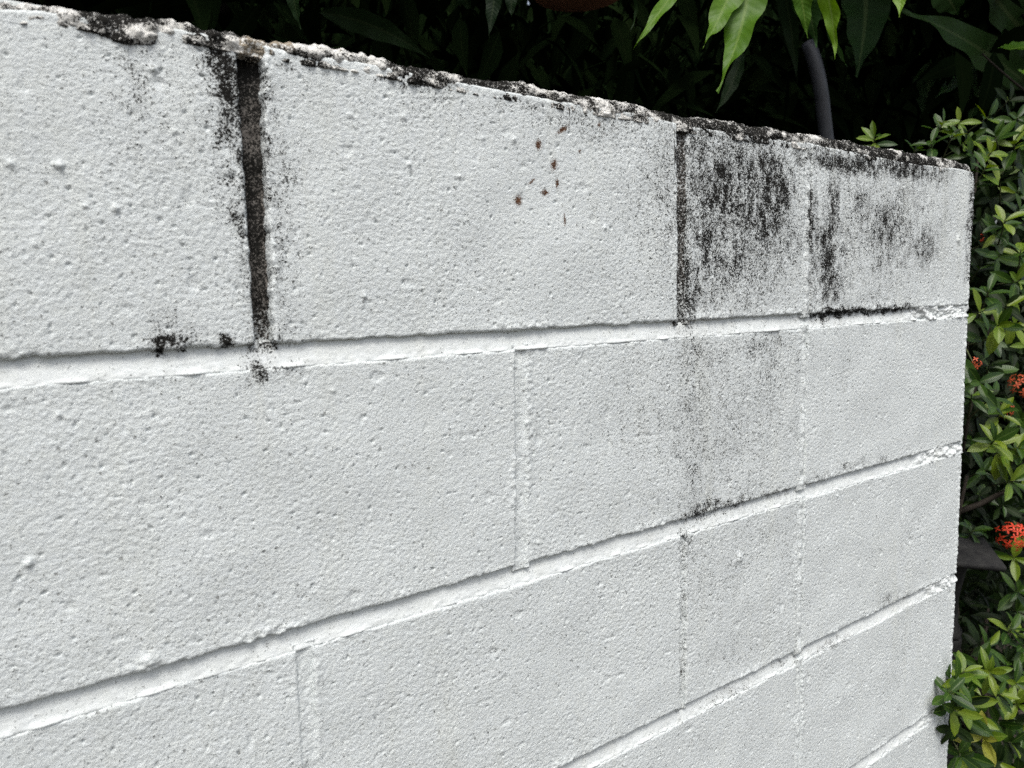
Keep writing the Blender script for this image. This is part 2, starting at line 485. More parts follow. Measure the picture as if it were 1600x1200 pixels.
def mould_field(u, z):
    w = fbm(u * 60, z * 60, 301, 2) * 0.006
    m = field(MOULD, u + w, z + w)
    streak = fbm(u * 105, z * 38, 77, 3, 0.6)
    clump = fbm(u * 80, z * 60, 78, 3, 0.6)
    grit = fbm(u * 210, z * 150, 80, 2, 0.6)
    m = m * (1.37 + 0.44 * streak + 0.38 * clump + 0.30 * grit)
    base = 0.06 + 0.09 * np.clip(fbm(u * 5, z * 5, 79, 2), -1, 1)  # thin mould speckle, also painting the shade of tiny pits
    return np.clip(np.maximum(m, base), 0, 1.05)


NODULES = []
for k in range(34):
    NODULES.append((rng.uniform(-.8, .38), rng.uniform(.7, 1.585), rng.uniform(.0011, .0022), rng.uniform(.0008, .0018)))
for (px, py, r, h) in [(92, 258, 9, 3.2), (180, 325, 6, 3), (570, 462, 5, 2.5), (803, 218, 6, 2.4), (755, 216, 5, 2.0), (240, 108, 8, 2.5), (945, 355, 4, 2.4),
                       (272, 205, 5, 2.4), (548, 180, 5, 2.2), (15, 256, 7, 2.6), (90, 648, 5, 2.2), (640, 257, 4, 2), (717, 275, 4, 2), (232, 1032, 14, 3.0), (1155, 872, 10, 3), (1496, 375, 8, 3.4), (520, 610, 4, 2), (45, 880, 8, 2.6)]:
    cu, cz = uz(px, py); su, sz = px_scale(px, py)
    NODULES.append((cu, cz, r * sz * .8, h * 0.00075))


def face_height(u, z, seed, rough=1.0):
    """relief of a painted block face in metres"""
    wu = u + 0.0012 * perlin(u * 300, z * 300, seed + 3)
    h = 0.0009 * fbm(u * 14, z * 14, seed, 2)
    zone = 0.85 + 0.75 * np.clip(fbm(u * 9, z * 9, seed + 40, 2) + 0.1, -0.6, 1.0)
    gran = fbm(wu * 310, z * 340, seed + 5, 2, 0.6)
    h = h + rough * zone * 0.00024 * gran
    dome = 1.0 - np.clip(worley(wu * 300, z * 320, seed + 8), 0, 1)
    h = h + rough * zone * 0.00025 * (dome - 0.45)
    pit = perlin(u * 260, z * 260, seed + 61)
    h = h - 0.0013 * sst(0.60, 0.80, pit)
    dent = perlin(u * 75, z * 75, seed + 71)
    h = h - 0.0008 * sst(0.56, 0.85, dent)
    for (cu, cz, r, a) in NODULES:
        if cu < u.min() - .01 or cu > u.max() + .01 or cz < z.min() - .01 or cz > z.max() + .01: continue
        d2 = ((u - cu) ** 2 + (z - cz) ** 2) / (r * r)
        s = d2 < 9
        h[s] += a * np.exp(-d2[s] * 1.1) * (1 + 0.5 * gran[s])
    return h


def axis(a, b, fine, lo=None, coarse=0.006):
    """sample positions a..b, fine where >= lo, coarse below"""
    if lo is None or a >= lo:
        return np.linspace(a, b, max(2, int(round((b - a) / fine)) + 1))
    if b <= lo:
        return np.linspace(a, b, max(2, int(round((b - a) / coarse)) + 1))
    p = np.linspace(a, lo, max(2, int(round((lo - a) / coarse)) + 1))
    q = np.linspace(lo, b, max(2, int(round((b - lo) / fine)) + 1))
    return np.concatenate([p, q[1:]])


STEP = 0.00098
THICK = 0.09


def closed_patch(U, Z, Y, back):
    """a front sheet (nu x nv) with sides going back and a back face"""
    nu, nv = U.shape
    V = np.stack([U, Y, Z], -1).reshape(-1, 3)
    idx = np.arange(nu * nv).reshape(nu, nv)
    ring = np.concatenate([idx[:, 0], idx[-1, 1:], idx[-2::-1, -1], idx[0, -2:0:-1]])
    B = V[ring].copy(); B[:, 1] = back
    n0 = nu * nv
    m = len(ring)
    r2 = np.arange(m) + n0
    side = np.stack([ring, r2, np.roll(r2, -1), np.roll(ring, -1)], 1)
    V = np.concatenate([V, B, [[U.mean(), back, Z.mean()]]])
    cen = np.full(m, len(V) - 1)
    cap_ = np.stack([r2, cen, np.roll(r2, -1)], 1)
    return V, [grid_faces(nu, nv), side, cap_]


def block(ul, ur, zb, zt, seed, top=False, lip=0.0022, round_r=False, depth_off=0.0, end_r=False):
    """ul / ur: (u at bottom, u at top) of the two edges; zt None = follows the cap crease"""
    pad = 0.0035
    u0 = min(ul) - pad; u1 = max(ur) + (0.0 if end_r else pad)
    uu = axis(u0, u1, STEP, VIS_U)
    z1 = (float(cre_z(np.array([min(max(u0, -.78), .4), u1])).max()) + 0.012) if top else zt + pad
    zz = axis(zb - pad, z1, STEP, VIS_Z)
    U, Z = np.meshgrid(uu, zz, indexing='ij')
    tz = (Z - zb) / 0.19
    el = ul[0] + (ul[1] - ul[0]) * tz
    er = ur[0] + (ur[1] - ur[0]) * tz
    en = (0.0006 + 0.0008 * sst(-.1, .4, fbm(U * 13, Z * 13, seed + 20, 2))) * fbm(U * 85, Z * 85, seed + 21, 3, 0.65)
    dl = U - el + en
    dr = er - U + en
    db = Z - zb + en * 1.2
    dt = (cre_z(U) + 0.006 - Z) if top else (zt - Z + en * 1.0)
    d = np.minimum(np.minimum(dl, 1.0 if end_r else dr), np.minimum(db, dt))
    edge = np.exp(-np.clip(d, 0, 1) / 0.006)
    h = face_height(U, Z, seed, 1.0 + 0.0 * edge) * np.clip(d / 0.003, 0, 1)
    # grout crumbs along the arrises
    crumbs = np.clip(0.9 - worley(U * 170, Z * 190, seed + 33), 0, 1)
    zone = sst(-0.1, 0.5, fbm(U * 14, Z * 14, seed + 34, 2))
    eb = np.exp(-(np.clip(np.minimum(db, np.minimum(dl, dr)), 0, 1) / 0.007) ** 2)
    h = h + 0.0022 * crumbs * eb * (0.15 + 0.85 * zone)
    s = np.clip(d / lip, -0.6, 1)
    prof = np.where(s > 0, np.sqrt(np.clip(1 - (1 - s) ** 2, 0, 1)), s * 1.6)
    h = h - 0.0028 * (1 - prof) - 0.0135 * np.clip(-d / 0.0022, 0, 1)
    if end_r:                                 # the free end of the wall: rounded over with a bead of mortar
        xe = np.clip((er - U), 0, 1)
        en2 = 0.0016 * fbm(U * 3, Z * 90, seed + 50, 3)
        q = np.clip((0.007 + en2 - xe) / 0.007, 0, 1)
        h = h - 0.006 * (1 - np.sqrt(np.clip(1 - q * q, 0, 1)))
        bead = np.exp(-((xe - 0.0085) / 0.0026) ** 2) * (0.35 + 0.65 * np.clip(fbm(Z * 150, Z * 3, seed + 51, 2) + .4, 0, 1))
        h = h + 0.0022 * bead
    if end_r:
        U = U + np.exp(-np.clip(er - U, 0, 1) / .004) * (0.0013 * fbm(Z * 55, Z * 0 + 1.7, seed + 52, 3, .6) - .0008)
        if top:
            U = U - np.exp(-np.clip(er - U, 0, 1) / .010) * 0.009 * sst(cre_z(U) - .016, cre_z(U) + .006, Z)
    h = h + depth_off
    V, F = closed_patch(U, Z, -h, THICK)
    nfr = U.size
    mo = np.zeros(len(V)); br = np.zeros(len(V)); rw = np.zeros(len(V))
    m = mould_field(U, Z)
    # mould takes hold in the hollows and crumbly arrises first
    m = m + np.clip(-h * 90, -0.1, 0.1) * (m > 0.1)
    mo[:nfr] = m.ravel()
    br[:nfr] = brown_field(U, Z).ravel()
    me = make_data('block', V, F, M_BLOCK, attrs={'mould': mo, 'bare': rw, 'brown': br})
    return link('block', me, wall)


HB = 0.0078                                   # half height of a bed joint
zr = [Z1, Z2, Z3, Z4]


def cz_top(z): return z - HB


# head joints measured: centre u at bottom / top of the course, half width bottom / top, depth, bare, mould
def hj(pb, pt): return uz(*pb)[0], uz(*pt)[0]


j1l = hj((372, 540), (372, 85)), hj((0, 0), (0, 0))
A_b, A_t = uz(399, 530)[0], uz(371, 90)[0]      # open joint, left arris bottom/top
B_b, B_t = uz(427, 530)[0], uz(411, 90)[0]      # open joint, right arris
C_b, C_t = uz(1060, 500)[0], uz(1059, 205)[0]
D_b, D_t = uz(1074, 500)[0], uz(1075, 205)[0]
E_b, E_t = uz(1256, 480)[0], uz(1260, 235)[0]
F_b, F_t = uz(1264, 480)[0], uz(1268, 235)[0]
G_b, G_t = uz(808, 890)[0], uz(806, 550)[0]
H_b, H_t = uz(823, 885)[0], uz(822, 548)[0]
I_b, I_t = uz(1249, 770)[0], uz(1254, 520)[0]
J_b, J_t = uz(1257, 768)[0], uz(1262, 518)[0]
K_t = uz(464, 1010)[0]; L_t = uz(486, 1006)[0]
M_t = uz(1064, 840)[0]; N_t = uz(1073, 838)[0]
M_b = uz(1063, 1105)[0]; N_b = uz(1071, 1103)[0]
O_t = uz(1247, 790)[0]; P_t = uz(1256, 788)[0]
O_b = uz(1245, 1020)[0]; P_b = uz(1253, 1018)[0]

# blocks: top course
block((-1.0 + .006, -1.0 + .006), (A_b, A_t), Z1 + HB, None, 101, top=True)
block((B_b, B_t), (C_b, C_t), Z1 + HB, None, 102, top=True, depth_off=-0.0006)
block((D_b, D_t), (E_b, E_t), Z1 + HB, None, 103, top=True, depth_off=-0.0010)
block((F_b, F_t), (UEND, UEND + .002), Z1 + HB, None, 104, top=True, end_r=True, depth_off=0.0004)
# second course
block((-.794, -.794), (G_b, G_t), Z2 + HB, Z1 - HB, 105)
block((H_b, H_t), (I_b, I_t), Z2 + HB, Z1 - HB, 106, depth_off=-0.0008)
block((J_b, J_t), (UEND - .001, UEND), Z2 + HB, Z1 - HB, 107, end_r=True)
# third course
block((-.994, -.994), (K_t, K_t), Z3 + HB, Z2 - HB, 108, depth_off=-0.0005)
block((L_t, L_t), (M_b, M_t), Z3 + HB, Z2 - HB, 109)
block((N_b, N_t), (O_b, O_t), Z3 + HB, Z2 - HB, 110, depth_off=-0.0004)
block((P_b, P_t), (UEND - .002, UEND - .001), Z3 + HB, Z2 - HB, 111, end_r=True)
# fourth course
block((-.794, -.794), (-.405, -.405), Z4 + HB, Z3 - HB, 112)
block((-.395, -.395), (O_b, O_b), Z4 + HB, Z3 - HB, 113)
block((P_b, P_b), (UEND - .003, UEND - .002), Z4 + HB, Z3 - HB, 114, end_r=True)
# fifth course
block((-.195, -.195), (-.006, -.006), .6 + HB, Z4 - HB, 115)
block((.004, .004), (UEND - .004, UEND - .003), .6 + HB, Z4 - HB, 116, end_r=True)


# plain blocks outside the photograph: the same units, less finely meshed
def far_block(u0, u1, zb, zt, seed):
    uu = axis(u0, u1, 0.006); zz = axis(zb, zt, 0.006)
    U, Z = np.meshgrid(uu, zz, indexing='ij')
    d = np.minimum(np.minimum(U - u0, u1 - U), np.minimum(Z - zb, zt - Z))
    h = 0.0010 * fbm(U * 20, Z * 20, seed, 3) - 0.010 * (1 - sst(0, .005, d))
    V, F = closed_patch(U, Z, -h, THICK)
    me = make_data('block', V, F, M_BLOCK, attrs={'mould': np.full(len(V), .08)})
    return link('block', me, wall)


s = 200
for r_ in range(8):
    zb = 0.2 * r_ + HB if r_ else 0.0
    zt = 0.2 * (r_ + 1) - HB
    off = 0.0 if r_ % 2 else 0.2
    for k in range(-7, 1):
        a, b = off + k * .4 - .2 + .006 - .0, off + k * .4 + .2 - .006
        b = min(b, -.006)
        if a > -.03: continue
        ccx = (a + b) / 2
        inrow = {7: -1.0, 6: -.8, 5: -1.0, 4: -.8, 3: -.2}.get(r_)
        if inrow is not None and b > inrow + .02: continue
        s += 1
        far_block(a, b, zb, zt if r_ < 7 else 1.592, s)
    if r_ < 3:
        s += 1
        far_block(.004, UEND - .004, zb, zt, s)


# bed joints: struck mortar that slopes out from under the upper block to the arris of the lower one
def bed_joint(zc, seed, u_from, u_to, fill_from=9, drop=0.0):
    uu = axis(u_from, u_to, STEP, VIS_U)
    zz = np.linspace(zc - HB - .006, zc + HB + .006, 33)
    U, Z = np.meshgrid(uu, zz, indexing='ij')
    t = (Z - (zc - HB)) / (2 * HB)
    wob = 0.05 * fbm(U * 12, U * 0 + 3.1, seed, 2)
    tt = np.clip(t + wob, -.2, 1.2)
    dep = 0.0012 + 0.0038 * np.clip(tt, 0, 1) ** 0.9
    dep = dep + 0.0012 * fbm(U * 18, Z * 40, seed + 3, 2) * 0.5 + 0.00016 * fbm(U * 160, Z * 420, seed + 5, 2)
    h = -dep
    # ragged smear of grout that fills the joint
    fl = sst(fill_from - .03, fill_from + .05, U + 0.02 * fbm(U * 40, Z * 60, seed + 9, 2))
    lump = 0.0030 * (1 - np.clip(worley(U * 95 + fbm(U * 40, Z * 40, seed + 13, 2), Z * 120, seed + 11), 0, 1)) + 0.0034 * fbm(U * 45, Z * 70, seed + 12, 4, .6)
    h = h * (1 - fl) + fl * (-0.0025 + lump)
    lip = np.exp(-((t + 0.02) / 0.10) ** 2) * sst(0.0, 0.5, fbm(U * 30, Z * 10, seed + 15, 2))
    h = h + 0.0016 * lip + 0.0007 * fbm(U * 120, Z * 160, seed + 16, 2) * np.exp(-(t / .25) ** 2)
    out = np.maximum(zc - HB - .001 - Z, Z - zc - HB - .001)
    h = h - 0.012 * sst(0, .004, out) * (1 - fl * 0.7)
    xe = UEND - U
    q = np.clip((0.006 - xe) / 0.006, 0, 1)
    h = h - 0.006 * (1 - np.sqrt(np.clip(1 - q * q, 0, 1)))
    V, F = closed_patch(U, Z, -h, THICK - .004)
    m = mould_field(U, Z) * 0.92
    mo = np.zeros(len(V)); mo[:U.size] = m.ravel()
    me = make_data('bed_joint', V, F, M_JOINT, attrs={'mould': mo})
    return link('bed_joint', me, wall)


bed_joint(Z1, 401, -2.9, UEND - .0005, fill_from=.235)
bed_joint(Z2, 402, -2.9, UEND - .0012, fill_from=.265)
bed_joint(Z3, 403, -2.9, UEND - .0022, fill_from=.300)
bed_joint(Z4, 404, -2.9, UEND - .0032, fill_from=.30)
for k, zc in enumerate((.6, .4, .2)):
    uu = axis(-2.9, UEND - .005, .02); zz = np.linspace(zc - HB - .004, zc + HB + .004, 6)
    U, Z = np.meshgrid(uu, zz, indexing='ij')
    V, F = closed_patch(U, Z, 0.006 + 0.001 * fbm(U * 9, Z * 30, 410 + k), THICK - .004)
    link('bed_joint', make_data('bed_joint', V, F, M_JOINT, attrs={'mould': np.full(len(V), .05)}), wall)


def head_joint(ul, ur, zb, zt, seed, depth, bare=0.0, mould=None, ridge=0.0, top=False):
    wmax = max(ur[0] - ul[0], ur[1] - ul[1])
    n = max(9, int((wmax + .008) / STEP))
    zz = axis(zb - .004, (float(cre_z(np.array([ul[1]]))[0]) + .006) if top else zt + .004, STEP, VIS_Z)
    tt = np.linspace(-0.3, 1.3, n)
    T, Z = np.meshgrid(tt, zz, indexing='ij')
    k = (Z - zb) / 0.19
    L = ul[0] + (ul[1] - ul[0]) * k
    W = (ur[0] + (ur[1] - ur[0]) * k) - L
    U = L + T * W
    h = -depth * (1 - 0.25 * (2 * T - 1) ** 2) + 0.0009 * fbm(U * 60, Z * 30, seed, 3) + 0.00035 * fbm(U * 240, Z * 240, seed + 4, 2)
    if not bare:
        h = h + 0.8 * face_height(U, Z, seed + 900)
    if bare:
        h = h + 0.0022 * fbm(U * 45, Z * 28, seed + 6, 3)
    h = h + ridge * np.exp(-((T - .5) / .35) ** 2) * (0.5 + 0.5 * fbm(U * 20, Z * 60, seed + 8, 2))
    V, F = closed_patch(U, Z, -h, THICK - .006)
    m = mould_field(U, Z)
    if mould is not None:
        m = np.maximum(m, mould(U, Z))
    mo = np.zeros(len(V)); mo[:U.size] = np.clip(m, 0, 1.05).ravel()
    bb = np.zeros(len(V))
    if bare:
        bb[:U.size] = (bare * (1 - 0.5 * sst(.25, 0.0, k))).ravel()
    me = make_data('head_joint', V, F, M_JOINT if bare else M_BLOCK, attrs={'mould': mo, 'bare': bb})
    return link('head_joint', me, wall)


def m_open(U, Z):
    k = (Z - Z1) / .19
    return 0.70 + 0.30 * sst(.75, 1.0, k) + 0.22 * np.exp(-((k - .42) / .10) ** 2) + 0.25 * np.exp(-((k - .66) / .05) ** 2) + 0.22 * fbm(U * 30, Z * 18, 5, 2)


def m_grey(U, Z):
    return 0.74 + 0.18 * fbm(U * 30, Z * 20, 6, 2)


head_joint((A_b, A_t), (B_b, B_t), Z1 + HB, None, 501, 0.0095, bare=1.0, mould=m_open, top=True)
head_joint((C_b, C_t), (D_b, D_t), Z1 + HB, None, 502, 0.0045, bare=0.62, mould=m_grey, top=True)
head_joint((E_b, E_t), (F_b, F_t), Z1 + HB, None, 503, 0.0016, ridge=.0046, top=True)
head_joint((G_b, G_t), (H_b, H_t), Z2 + HB, Z1 - HB, 504, 0.0022)
head_joint((I_b, I_t), (J_b, J_t), Z2 + HB, Z1 - HB, 505, 0.0016, ridge=.0044)
head_joint((K_t, K_t), (L_t, L_t), Z3 + HB, Z2 - HB, 506, 0.0028)
head_joint((M_b, M_t), (N_b, N_t), Z3 + HB, Z2 - HB, 507, 0.0036, mould=lambda U, Z: 0.34 + 0.2 * fbm(U * 30, Z * 30, 9, 2))
head_joint((O_b, O_t), (P_b, P_t), Z3 + HB, Z2 - HB, 508, 0.0015, ridge=.0040)
head_joint((O_b, O_b), (P_b, P_b), Z4 + HB, Z3 - HB, 509, 0.0014, ridge=.0030)
head_joint((-.405, -.405), (-.395, -.395), Z4 + HB, Z3 - HB, 510, 0.003)
head_joint((-.006, -.006), (.004, .004), .6 + HB, Z4 - HB, 511, 0.002)


# lumpy mortar cap along the top
def mortar_cap():
    uu = axis(-2.9, UEND + .003, STEP, VIS_U, .012)
    ns = 62
    sfr = np.linspace(0, 1, ns)
    U, S = np.meshgrid(uu, sfr, indexing='ij')
    uc = np.clip(U, -.79, .41)
    T = top_z(uc); Cz = cre_z(uc)
    Hh = np.maximum(T - Cz, 0.008)
    # profile: s 0..0.55 front face from crease to brow, 0.55..1 rounds over to the flat top
    a = np.clip((S - .5) / .5, 0, 1) * (np.pi / 2)
    r = np.minimum(0.010, Hh * 0.6)
    zf = Cz - .004 + (Hh - r + .004) * np.clip(S / .5, 0, 1)
    Zp = np.where(S < .5, zf, T - r + r * np.sin(a))
    tuck = 0.007 * (1 - sst(0, .12, S))
    Yp = np.where(S < .5, 0.0015 + tuck, 0.0015 + r * (1 - np.cos(a)))
    ny = np.where(S < .5, -1.0, -np.cos(a)); nz = np.where(S < .5, 0.0, np.sin(a))
    sl = S * (Hh + .006)                       # metres along the profile
    wu = U + 0.003 * perlin(U * 90, sl * 90, 603)
    big = 1 - np.clip(worley(wu * 105, sl * 120, 601), 0, 1)
    small = 1 - np.clip(worley(wu * 230, sl * 240, 602), 0, 1)
    rough = 0.55 + 0.45 * sst(-.3, .35, fbm(U * 11, sl * 20, 604, 2))
    disp = rough * ((0.0034 + 0.0034 * sst(-.25, -.6, U)) * (big - .38) + 0.0016 * (small - .4)) + 0.0022 * fbm(U * 28, sl * 40, 605, 2) + 0.0005 * fbm(U * 300, sl * 300, 606, 2)
    # an overhanging dollop left of the open joint
    du, dz = uz(212, 52)
    disp = disp + 0.003 * np.exp(-((U - du) / .012) ** 2 - ((Zp - dz) / .008) ** 2)
    Y = Yp + ny * disp; Z = Zp + nz * disp * 0.6
    # cut back at the end of the wall
    q = np.clip((U - (UEND - .020)) / .0225, 0, 1)
    Z = Z - 0.014 * (1 - np.sqrt(np.clip(1 - q * q, 0, 1)))
    Y = Y + 0.006 * q * q
    # flat top going back
    nb = 9
    yb = np.linspace(0, 1, nb)[1:]
    Yb = Y[:, -1:] + (THICK + .003 - Y[:, -1:]) * yb[None, :]
    Zb = Z[:, -1:] + 0.002 * fbm(np.repeat(uu[:, None], nb - 1, 1) * 30, Yb * 30, 607, 3) - 0.003 * yb[None, :] ** 4
    Ub = np.repeat(uu[:, None], nb - 1, 1)
    low = np.full((len(uu), 1), 1.578)
    X = np.concatenate([U, Ub, uu[:, None]], 1)
    Yy = np.concatenate([Y, Yb, np.full((len(uu), 1), THICK + .004)], 1)
    Zz = np.concatenate([Z, Zb, low], 1)
    nu, nv = X.shape
    V = np.stack([X, Yy, Zz], -1).reshape(-1, 3)
    # mould on the cap
    pts = []
    xs = np.array([uz(p, 100 + p * 0.1)[0] for p in range(-60, 1540, 20)])
    ds = np.array([next((d for (x0, x1, d) in CAPM if x0 <= p < x1), .4) for p in range(-60, 1540, 20)])
    dens = np.interp(np.clip(X, -.79, .41), xs, ds)
    clump = fbm(X * 55, Zz * 70, 608, 3, .6)
    hollow = np.zeros_like(X); hollow[:, :ns] = np.clip(-disp * 80, -.40, .35)
    m = dens * (1.08 + 0.9 * clump) + hollow + 0.12 + 0.12 * sst(-.35, .1, X) - .30 * sst(.37, .40, X)
    creasem = np.zeros_like(X); creasem[:, :ns] = 0.50 * np.exp(-(S / .14) ** 2) * sst(-.5, .3, fbm(U * 25, U * 0, 609, 2))
    m = np.clip(m + creasem, 0.02, 1.05)
    bare = np.where((np.abs(X - uz(418, 70)[0]) < .018), 0.55, 0.0) + 0.35 * sst(.35, .7, fbm(X * 18, Zz * 60, 611, 2))
    me = make_data('mortar_cap', V, grid_faces(nu, nv), M_CAP, attrs={'mould': m.ravel(), 'bare': bare.ravel()})
    return link('mortar_cap', me, wall)


mortar_cap()

# ------------------------------------------------------------------ foliage builders
def leaf_profile(t, kind):
    if kind == 'ixora':
        return np.sin(np.pi * np.clip(t, 0, 1) ** 1.12) ** 0.72
    return np.clip(np.sin(np.pi * np.clip(t, 0, 1) ** 0.74), 0, 1) ** 1.0 * (1 - 0.45 * sst(.7, 1, t))


def leaf_arrays(L, W, kind, nl=8, na=4, curl=0.15, fold=0.35, wave=0.0, seed=0, twist=0.0):
    t = np.linspace(0, 1, nl + 1); a = np.linspace(-1, 1, na + 1)
    T, A = np.meshgrid(t, a, indexing='ij')
    w = leaf_profile(T, kind) * W / 2
    w = np.maximum(w, W * 0.015)
    ww = 1 + wave * 0.3 * np.sin(T * 19 + seed * 2.1 + A)
    X = L * (T - 0.12 * curl * T ** 2)
    Y = A * w * ww
    Z = -curl * L * T ** 2 + fold * np.abs(A) * w - 0.25 * fold * w * A * A
    Z = Z + wave * W * 0.16 * np.sin(T * 21 + seed + np.where(A > 0, 0, 1.7)) * np.abs(A) ** 1.5
    if twist:
        c, s_ = np.cos(twist * T), np.sin(twist * T)
        Y, Z = Y * c - Z * s_ * 0.5, Z + Y * s_
    V = np.stack([X, Y, Z], -1).reshape(-1, 3)
    return V, grid_faces(nl + 1, na + 1), A.ravel(), T.ravel()


def leaf_data(name, mat, **kw):
    V, F, A, T = leaf_arrays(**kw)
    return make_data(name, V, F, mat, attrs={'across': A, 'along': T})


def tube_arrays(pts, rad, nseg=7):
    pts = [Vector(p) for p in pts]
    V = []; n = len(pts)
    up = Vector((0.13, 0.31, 0.9)).normalized()
    for i, p in enumerate(pts):
        d = (pts[min(i + 1, n - 1)] - pts[max(i - 1, 0)]).normalized()
        x = d.cross(up)
        if x.length < 1e-3: x = d.cross(Vector((1, 0, 0)))
        x.normalize(); y = d.cross(x)
        r = rad[i] if hasattr(rad, '__len__') else rad
        for k in range(nseg):
            an = 2 * math.pi * k / nseg
            V.append(p + (x * math.cos(an) + y * math.sin(an)) * r)
    F = []
    for i in range(n - 1):
        for k in range(nseg):
            F.append((i * nseg + k, i * nseg + (k + 1) % nseg, (i + 1) * nseg + (k + 1) % nseg, (i + 1) * nseg + k))
    V.append(pts[0]); V.append(pts[-1])
    T = []
    for k in range(nseg):
        T.append((len(V) - 2, (k + 1) % nseg, k))
        T.append((len(V) - 1, (n - 1) * nseg + k, (n - 1) * nseg + (k + 1) % nseg))
    return np.array([tuple(v) for v in V]), [np.array(F), np.array(T)]


def tube(name, pts, rad, mat, parent=None, nseg=7):
    V, F = tube_arrays(pts, rad, nseg)
    return link(name, make_data(name, V, F, mat), parent)


def bez(a, b, c, n=10):
    a, b, c = Vector(a), Vector(b), Vector(c)
    return [a * (1 - t) ** 2 + b * (2 * t * (1 - t)) + c * t * t for t in [i / n for i in range(n + 1)]]


def basis(d, nrm):
    d = Vector(d).normalized(); nrm = Vector(nrm)
    z = nrm - d * nrm.dot(d)
    if z.length < 1e-4: z = d.orthogonal()
    z.normalize(); y = z.cross(d)
    return Matrix((d, y, z)).transposed()


def scatter(name, mat, pts, dirs, nrms, sizes, L, W, kind, parent=None, nl=4, na=2, variants=3):
    """many leaves in one mesh (a mass nobody could count)"""
    base = [leaf_arrays(L, W, kind, nl, na, curl=c, fold=.4, seed=k) for k, c in enumerate((.1, .25, .4))]
    Vs = []; Fs = []; As = []; Ts = []; off = 0
    for i in range(len(pts)):
        V, F, A, T = base[i % 3]
        M_ = np.array(basis(dirs[i], nrms[i]))
        Vs.append((V * sizes[i]) @ M_.T + np.array(pts[i])); Fs.append(F + off); As.append(A); Ts.append(T)
        off += len(V)
    me = make_data(name, np.concatenate(Vs), np.concatenate(Fs), mat, attrs={'across': np.concatenate(As), 'along': np.concatenate(Ts)})
    o = link(name, me, parent)
    o['kind'] = 'stuff'
    return o


def rdir():
    v = Vector((random.gauss(0, 1), random.gauss(0, 1), random.gauss(0, 1)))
    return v.normalized()


# ------------------------------------------------------------------ ixora shrubs
IX = {}
for mn, m in (('young', M_YOUNG), ('mid', M_MID), ('old', M_OLD), ('yellow', M_YELLOW)):
    IX[mn] = [leaf_data('leaf', m, L=1.0, W=w, kind='ixora', nl=7, na=4, curl=c, fold=f, wave=.15, seed=k)
              for k, (w, c, f) in enumerate(((.34, .10, .45), (.40, .22, .35), (.30, .32, .5), (.37, .05, .3)))]
STEM_ME = {}


def stem_mesh(mat):
    if mat.name not in STEM_ME:
        V, F = tube_arrays([(0, 0, -1.0), (0.02, 0.01, -.5), (0, 0, 0), (0, 0, .12)], [.030, .026, .020, .006], 6)
        STEM_ME[mat.name] = make_data('sprig', V, F, mat)
    return STEM_ME[mat.name]


def sprig(shrub, p, axis_dir, size, tone, n=7, tones=None):
    """a shoot tip with its whorl of leaves; the stem is the part, each leaf a sub-part"""
    p = Vector(p)
    ax = Vector(axis_dir).normalized()
    o = link('sprig', stem_mesh(M_STEM), shrub)
    rot = ax.to_track_quat('Z', 'Y').to_matrix().to_4x4()
    o.matrix_local = Matrix.Translation(p - shrub.location) @ rot @ Matrix.Scale(0.055, 4)
    ph = random.uniform(0, 6.28)
    for k in range(n):
        pair, side = divmod(k, 2)
        az = ph + side * math.pi + pair * (math.pi / 2) + random.uniform(-.3, .3)
        el = (0.15 + 0.24 * pair) + random.uniform(-.2, .2)
        el = min(el, 1.25)
        d = Vector((math.cos(az) * math.cos(el), math.sin(az) * math.cos(el), math.sin(el)))
        nrm = Vector((-math.cos(az) * math.sin(el), -math.sin(az) * math.sin(el), math.cos(el)))
        nrm = nrm + Vector((random.uniform(-.3, .3), random.uniform(-.3, .3), random.uniform(-.3, .3)))
        tn = random.choice(tones) if tones else tone
        lo = bpy.data.objects.new('leaf', random.choice(IX[tn]))
        COL.objects.link(lo)
        lo.parent = o
        s_ = size * (1.0 - 0.10 * pair) * random.uniform(1.0, 1.42) / 0.055
        h = (-0.22 + 0.10 * pair)
        lo.matrix_local = Matrix.Translation((0, 0, h)) @ basis(d, nrm).to_4x4() @ Matrix.Scale(s_, 4)
    return o


def petal_data(mat):
    Vs = []; F = []
    V0, F0, A, T = leaf_arrays(1.0, .42, 'ixora', 4, 2, curl=.15, fold=.2)
    off = 0
    for k in range(4):
        a = k * math.pi / 2
        M_ = np.array([[math.cos(a), -math.sin(a), 0], [math.sin(a), math.cos(a), 0], [0, 0, 1]])
        Vs.append(V0 @ M_.T); F.append(F0 + off); off += len(V0)
    tv, tf = tube_arrays([(0, 0, -2.2), (0, 0, -1), (0, 0, 0.05)], [.05, .06, .10], 5)
    Vs.append(tv)
    return make_data('blossom', np.concatenate(Vs), [np.concatenate(F), tf[0] + off, tf[1] + off], mat)


PET = {'red': petal_data(M_RED), 'orange': petal_data(M_ORANGE)}


